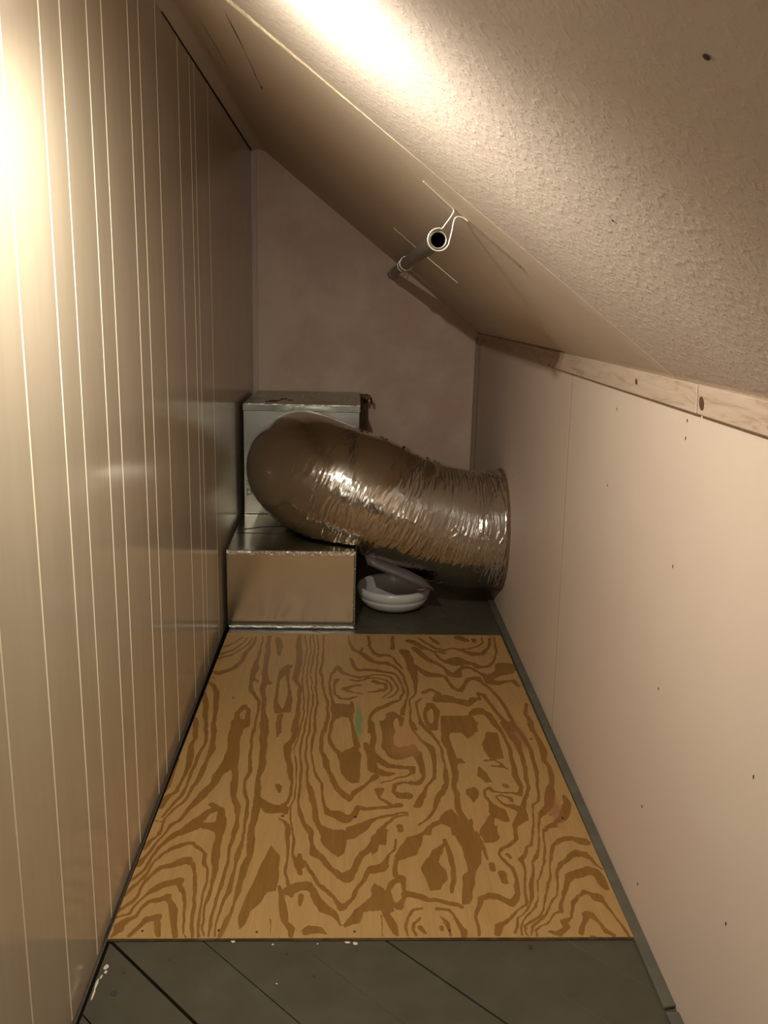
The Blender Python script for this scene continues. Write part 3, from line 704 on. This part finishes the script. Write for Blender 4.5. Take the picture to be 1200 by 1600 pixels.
crinkle('edge_tape', (BX1, YF, .006), (BX1, YF, ZL), .005, (1, 0, 0), (0, -1, 0), m_tape, lb, 3, 60, .0006)
# seams in the lid
vs, fs = tube_pts([(BX0+.004, 2.80, ZL+.0006), (-.30, 2.845, ZL+.0006), (-.22, 2.86, ZL+.0006), (-.12, 2.85, ZL+.0006)], .0012, 5); obj('lid_seam', vs, fs, m_ink, lb)
vs, fs = tube_pts([(BX0+.004, 2.765, ZL+.0004), (-.20, 2.76, ZL+.0004), (.0, 2.775, ZL+.0004)], .0009, 5); obj('lid_seam', vs, fs, m_ink, lb)

ub = empty('foil_duct_box', (-.17, 3.26, ZL))
thing(ub, 'taller foil-faced duct box against the back wall with the duct stuck to its front', 'duct box')
UX0, UX1, UZ = -.378, .027, .645
slab('box_body', [(UX0-.003, YB, .0015), (UX1, YB, .0015), (UX1, 3.505, .0015), (UX0-.008, 3.505, .0015)],
     [(UX0-.003, YB, UZ-.0005), (UX1, YB, UZ-.0005), (UX1, 3.505, UZ-.0005), (UX0-.008, 3.505, UZ-.0005)], m_scrim, ub, .002)
box('lid', (UX0-.004, UX1+.002), (YB-.006, 3.50), (UZ-.022, UZ+.002), m_tape, ub, .0015)['label'] = 'greenish foil-taped lid'
crinkle('edge_tape', (UX0, YB-.006, UZ+.002), (UX1, YB-.006, UZ+.002), .0035, (0, -1, 0), (0, 0, 1), m_crinkle, ub, 5, 60, .0006)
crinkle('edge_tape', (UX0-.002, YB, ZL+.004), (-.24, YB, ZL+.004), .003, (0, -1, 0), (0, 0, 1), m_crinkle, ub, 6, 30, .0006)
# marker strokes on lid and front
def strokes(name, polys, r, m, parent):
    for pts in polys:
        vs, fs = tube_pts(pts, r, 5); obj(name, vs, fs, m, parent)
zt = UZ+.0025
strokes('marker_stroke', [[(-.310, 3.10, zt), (-.285, 3.15, zt), (-.268, 3.13, zt), (-.255, 3.20, zt)], [(-.30, 3.11, zt), (-.27, 3.11, zt)],
                          [(-.235, 3.16, zt), (-.215, 3.165, zt)], [(-.262, 3.20, zt), (-.24, 3.21, zt)]], .0014, m_ink, ub)
yf = YB-.0008
strokes('marker_stroke', [[(-.372, yf, .372), (-.350, yf, .374)], [(-.372, yf, .362), (-.352, yf, .362)],
                          [(-.370, yf, .345), (-.370, yf, .318)], [(-.370, yf, .343), (-.356, yf, .338), (-.354, yf, .326), (-.368, yf, .322)]], .0013, m_ink, ub)
# kraft flange and torn tape at the right of the box
o = slab('kraft_flange', [(UX1, 3.38, .0015), (.066, 3.42, .0015), (.070, 3.505, .0015), (UX1, 3.505, .0015)],
     [(UX1, 3.38, UZ-.006), (.052, 3.42, UZ-.004), (.064, 3.505, UZ-.004), (UX1, 3.505, UZ-.004)], m_kraft, ub, .002); o['label'] = 'brown kraft side flange'
rs = random.Random(9); vs = []; fs = []
for k in range(9):
    x, z = UX1+.006+.005*k+rs.uniform(-.002, .002), UZ-.006+rs.uniform(-.006, .012); b = len(vs); h = rs.uniform(.006, .03)
    vs += [(x, 3.378, z), (x+.005, 3.374, z+.002), (x+.006, 3.376, z-h), (x+.001, 3.379, z-h*.8)]
    fs.append((b, b+1, b+2, b+3))
obj('torn_tape', vs, fs, m_ink, ub)['label'] = 'dark torn end of tape'
slab('tape_tuft', [(.050, 3.37, .632), (.070, 3.37, .634), (.071, 3.376, .634), (.050, 3.376, .632)], [(.048, 3.37, .646), (.069, 3.37, .650), (.071, 3.376, .648), (.050, 3.376, .646)], m_kraft, ub, .001)

# ============================================================ FLEXIBLE FOIL DUCT
ctrl = [(-.172, 3.032, .447), (-.171, 2.96, .449), (-.160, 2.875, .449), (-.120, 2.80, .442), (-.045, 2.765, .420), (.055, 2.752, .385),
        (.160, 2.757, .340), (.270, 2.772, .300), (.380, 2.787, .275), (.503, 2.800, .268)]
rad = [.174, .186, .191, .195, .198, .194, .190, .192, .196, .198]
NS, NT = 620, 460
raw = np.array(spline(ctrl, 40)); rr = np.interp(np.linspace(0, len(rad)-1, len(raw)), range(len(rad)), rad)
seg = np.r_[0, np.cumsum(np.linalg.norm(np.diff(raw, axis=0), axis=1))]; S = np.linspace(0, seg[-1], NS)
P = np.stack([np.interp(S, seg, raw[:, k]) for k in range(3)], 1); Rr = np.interp(S, seg, rr)
for _ in range(30): P[1:-1] = .5*P[1:-1]+.25*(P[:-2]+P[2:])
T = np.gradient(P, axis=0); T /= np.linalg.norm(T, axis=1)[:, None]
up = np.array([0, 0, 1.]); A = up-T*(T@up)[:, None]; A /= np.linalg.norm(A, axis=1)[:, None]     # 'up' on each ring
B = np.cross(T, A)                                                                               # outward to the camera side for theta = ...
th = np.linspace(0, 2*math.pi, NT, endpoint=False)
SS, TH = np.meshgrid(S, th, indexing='ij')
def ridged(u, v, s): return 1-np.abs(vnoise(u, v, s))*2
def tile(fn):      # make the noise wrap around the tube
    wgt = (TH/(2*math.pi)); return fn(TH)*(1-wgt)+fn(TH-2*math.pi)*wgt
L = S[-1]
# lean of the folds: they slant away from pure rings
def folds(fs_, ft, lean, seed): return tile(lambda t: ridged((SS+lean*t)*fs_+1.6*vnoise(SS*16, t*2.3+5, seed+50), t*ft+vnoise(SS*30, t*3, seed+90)*.7, seed))
f1 = folds(78, 1.7, .005, 1); f2 = folds(150, 3.0, .007, 2); f3 = tile(lambda t: ridged(SS*190, t*13, 3)); f4 = folds(42, 1.2, .008, 4)
# how wrinkled: calm on the top and on the outside of the first bend, busy below and to the right
frac = SS/L
ztop = np.cos(TH)                                        # +1 on top
amp = .18+.82*np.clip((frac-.16)/.20, 0, 1)
amp *= .22+.78*np.clip((.45-ztop)/.6, 0, 1)+.5*np.clip((frac-.68)/.12, 0, 1)
amp *= 1-.6*np.exp(-((frac-.10)/.12)**2)
patch = .45+.75*np.clip(tile(lambda t: vnoise(SS*11, t*2.2, 31))+.5, 0, 1)
cr = amp*patch*(.0021*np.clip(f1, 0, 1)**2+.0011*f2+.0026*np.clip(f4, 0, 1)**4+.0005*f3)+.00035*tile(lambda t: vnoise(SS*60, t*5, 7))
slow = .004*tile(lambda t: vnoise(SS*9, t*1.2, 21))
RAD = Rr[:, None]+cr+slow
V = P[:, None, :]+RAD[..., None]*(np.cos(TH)[..., None]*A[:, None, :]+np.sin(TH)[..., None]*B[:, None, :])
# squashed a little where it rests on the low box
past = np.maximum(np.maximum(V[..., 0]-(BX1+.010), (YF-.014)-V[..., 1]), 0)
V[..., 2] = np.maximum(V[..., 2], ZL+.0055-3.0*past)
V[..., 1] = np.minimum(V[..., 1], np.where(V[..., 0] < .02, YB-.0015, 3.49))
V[..., 2] = np.maximum(V[..., 2], .004); V[..., 0] = np.minimum(V[..., 0], XR(V[..., 1])-.0008)
idx = np.arange(NS*NT).reshape(NS, NT); nxt = np.roll(idx, -1, axis=1)
quads = np.stack([idx[:-1], idx[1:], nxt[1:], nxt[:-1]], -1).reshape(-1, 4)
du = empty('flexible_duct', (.15, 2.77, .15))
thing(du, 'fat crinkled silver foil flexible duct bending from the box into the right wall', 'duct')
dj = obj('foil_jacket', V.reshape(-1, 3).tolist(), quads.tolist()+[idx[0].tolist(), idx[-1][::-1].tolist()], m_foil, du, True)
def on_duct(s, t, lift=.0015):
    i = int(np.clip(np.searchsorted(S, s*L), 0, NS-1)); j = int(round(t/(2*math.pi)*NT)) % NT
    c = P[i]; v = V[i, j]; dd = v-c; dd /= np.linalg.norm(dd); return v+dd*lift
DS = -1 if B[NS//2][1] > 0 else 1                        # sign of theta that faces the camera
# printed marks along the top of the jacket
rs = random.Random(12); vs = []; fs = []
def mark(s0, s1, t0, t1):
    b = len(vs)
    for s in (s0, s1):
        for t in (t0, t1): vs.append(tuple(on_duct(s, DS*t, .0022)))
    fs.append((b, b+1, b+3, b+2))
for s, n_ in ((.36, 5), (.43, 6), (.51, 7), (.60, 4), (.645, 6)):
    for q in range(n_):
        t0 = rs.uniform(-.10, .06); s0 = s+rs.uniform(0, .035); k = len(vs)
        a_ = [(s0, t0), (s0+rs.uniform(.004, .014), t0+rs.uniform(-.02, .02)), (s0+rs.uniform(.004, .016), t0+rs.uniform(.03, .10)), (s0+rs.uniform(-.002, .003), t0+rs.uniform(.02, .05))]
        for u_, t_ in a_: vs.append(tuple(on_duct(u_, DS*t_, .0024)))
        fs.append((k, k+1, k+2, k+3))
o = obj('printed_marks', vs, fs, m_ink, du); o['kind'] = 'stuff'
# twisted wire end sticking out of the print
# grey sheet sagging from the underside towards the bowl
fp = [((.047, 2.648, .224), (.056, 2.628, .192)), ((.085, 2.642, .205), (.083, 2.626, .181)), ((.130, 2.640, .190), (.125, 2.622, .163)), ((.185, 2.635, .172), (.185, 2.615, .140)), ((.234, 2.630, .148), (.233, 2.612, .122)), ((.268, 2.630, .115), (.271, 2.622, .109))]
vs = []; fs = []
for a, b in fp:
    vs += [a, tuple((Vector(a)+Vector(b))/2+Vector((0, -.004, -.002))), b, tuple(Vector(b)+Vector((-.004, .10, -.012 if a[0] > .1 else .0)))]
for i in range(len(fp)-1):
    for k in range(3): q = i*4+k; fs.append((q, q+4, q+5, q+1))
o = obj('jacket_flap', vs, fs, m_vinyl, du, True); o['label'] = 'grey plastic sheet hanging under the duct'
md = o.modifiers.new('thick', 'SOLIDIFY'); md.thickness = .0015
# dark ring drawing the gap where it enters the wall
vs = []; fs = []; K = 64; prof = [(.190, .494), (.203, .493), (.207, .499), (.203, .5035)]
for j in range(K):
    a = 2*math.pi*j/K
    for r_, x in prof: vs.append((x, 2.80+r_*math.cos(a), .268+r_*math.sin(a)))
for j in range(K):
    for q in range(3): a = j*4+q; b = ((j+1) % K)*4+q; fs.append((a, b, b+1, a+1))
obj('wall_gap_ring', vs, fs, m_kraft, du, True)['label'] = 'dark ring where the duct enters the wall'

# ============================================================ BOWL
def lathe(name, prof, cx, cy, m, parent=None, K=72, label=None):
    vs = []; fs = []; n_ = len(prof)
    for j in range(K):
        a = 2*math.pi*j/K
        for r_, z in prof: vs.append((cx+r_*math.cos(a), cy+r_*math.sin(a), z))
    for j in range(K):
        b = (j+1) % K
        for q in range(n_-1): fs.append((j*n_+q, b*n_+q, b*n_+q+1, j*n_+q+1))
    o = obj(name, vs, fs, m, parent, True); return o
bprof = [(.0005, .0015), (.055, .0015), (.078, .003), (.096, .010), (.108, .020), (.1155, .030), (.1175, .035), (.1165, .0375), (.1175, .040), (.122, .045), (.1248, .053), (.1245, .061), (.121, .0675),
         (.1165, .0690), (.113, .0660), (.1115, .058), (.108, .045), (.098, .028), (.080, .016), (.050, .0105), (.0005, .0095)]
bprof = [(r_, .0015+(z-.0015)*1.14) for r_, z in bprof]
bw = lathe('bowl', bprof, .150, 2.778, m_bowl)
seat(bw, (.150, 2.778, .0015))
thing(bw, 'shallow white round bowl with a thick rolled rim on the floor under the duct', 'bowl')

# ============================================================ PIPE UNDER THE SLOPE
PXc, PZc = .1385, 1.104
dirp = np.array([.0035, 1, .0025])
def pc(y): t = y-1.5; return np.array([PXc+.0035*t, y, PZc+.0025*t])
ys = np.linspace(1.5, 3.508, 40)
pp = empty('hanging_pipe', (PXc, 2.5, PZc)); thing(pp, 'dull grey metal pipe slung below the sloped ceiling by wire loops', 'pipe')
vs = []; fs = []; K = 28; R0, R1 = .0152, .0122
rows = [(1.52, R1), (1.5, R1), (1.5, R0)]+[(y, R0) for y in ys[1:]]
rows = [(1.62, R1)]+rows[1:]
for y, r_ in rows:
    c = pc(y)
    for j in range(K): a = 2*math.pi*j/K; vs.append((c[0]+r_*math.cos(a), y, c[2]+r_*math.sin(a)))
for i in range(len(rows)-1):
    for j in range(K): fs.append((i*K+j, i*K+(j+1) % K, (i+1)*K+(j+1) % K, (i+1)*K+j))
fs.append(tuple(range(K)))
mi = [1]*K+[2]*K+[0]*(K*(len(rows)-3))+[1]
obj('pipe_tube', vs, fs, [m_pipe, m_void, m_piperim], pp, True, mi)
def ring(name, y, r, tr_, m, parent):
    c = pc(y); pts = [(c[0]+r*math.cos(a), y, c[2]+r*math.sin(a)) for a in np.linspace(0, 2*math.pi, 40)]
    vs, fs = tube_pts(pts, tr_, 8); return obj(name, vs, fs, m, parent, True)
ring('coupling_ring', 2.62, .0165, .003, m_piperim, pp); ring('coupling_ring', 3.496, .017, .002, m_piperim, pp)

def hanger(y, up_, down_, loop, m, r, label):
    """wire lying on the slope, looped round the pipe; up_/down_ = lengths of the two tails"""
    c = pc(y)
    dx, dz = 1/math.hypot(1, SL), SL/math.hypot(1, SL)
    off = LOW(c[0]+.02, y)*max(0, 1-(y-YE(c[0]))/1.6)+.0025
    x1 = c[0]+.022; z1 = cz(x1)-off
    x2 = c[0]+.036; z2 = cz(x2)-off
    tail1 = [(x1-dx*t, y-.012*t/up_, z1-dz*t) for t in np.linspace(up_, .006, 7)]
    R_ = R0+.0022+loop
    arc = [(c[0]+R_*math.cos(a), y, c[2]+R_*math.sin(a)) for a in np.linspace(math.radians(75), math.radians(355), 26)]
    tail2 = [(x2+dx*t, y-.010*t/down_, z2+dz*t-.000*t) for t in np.linspace(.004, down_, 9)]
    pts = spline(tail1+[(x1+.001, y, z1-.004)]+[(c[0]+.010, y, c[2]+R_+.006)]+arc+[(c[0]+R_+.003, y, c[2]+.012), (x2-.010, y, z2-.003)]+tail2, 5)
    vs, fs = tube_pts(pts, r, 8)
    cut = (len(pts)-38)*8                               # long lower tail of the near hanger coloured dark, as if in silhouette
    mi = [1 if (i >= cut and m is m_wire and y < 2) else 0 for i in range(len(fs))]
    o = obj('wire_hanger', vs, fs, [m, m_wire3], None, True, mi); seat(o, tuple(c+np.array([0, 0, R_])))
    return thing(o, label, 'wire', 'wire hangers on the slope')
hanger(1.492, .066, .128, .0006, m_wire, .0014, 'pale wire hanger looped round the near open end of the pipe, its lower tail dark')
hanger(2.45, .075, .135, .001, m_wire, .0014, 'thin wire hanger round the middle of the pipe')
hanger(3.25, .03, .13, .001, m_wire2, .0015, 'dull wire hanger round the far end of the pipe by the back wall')
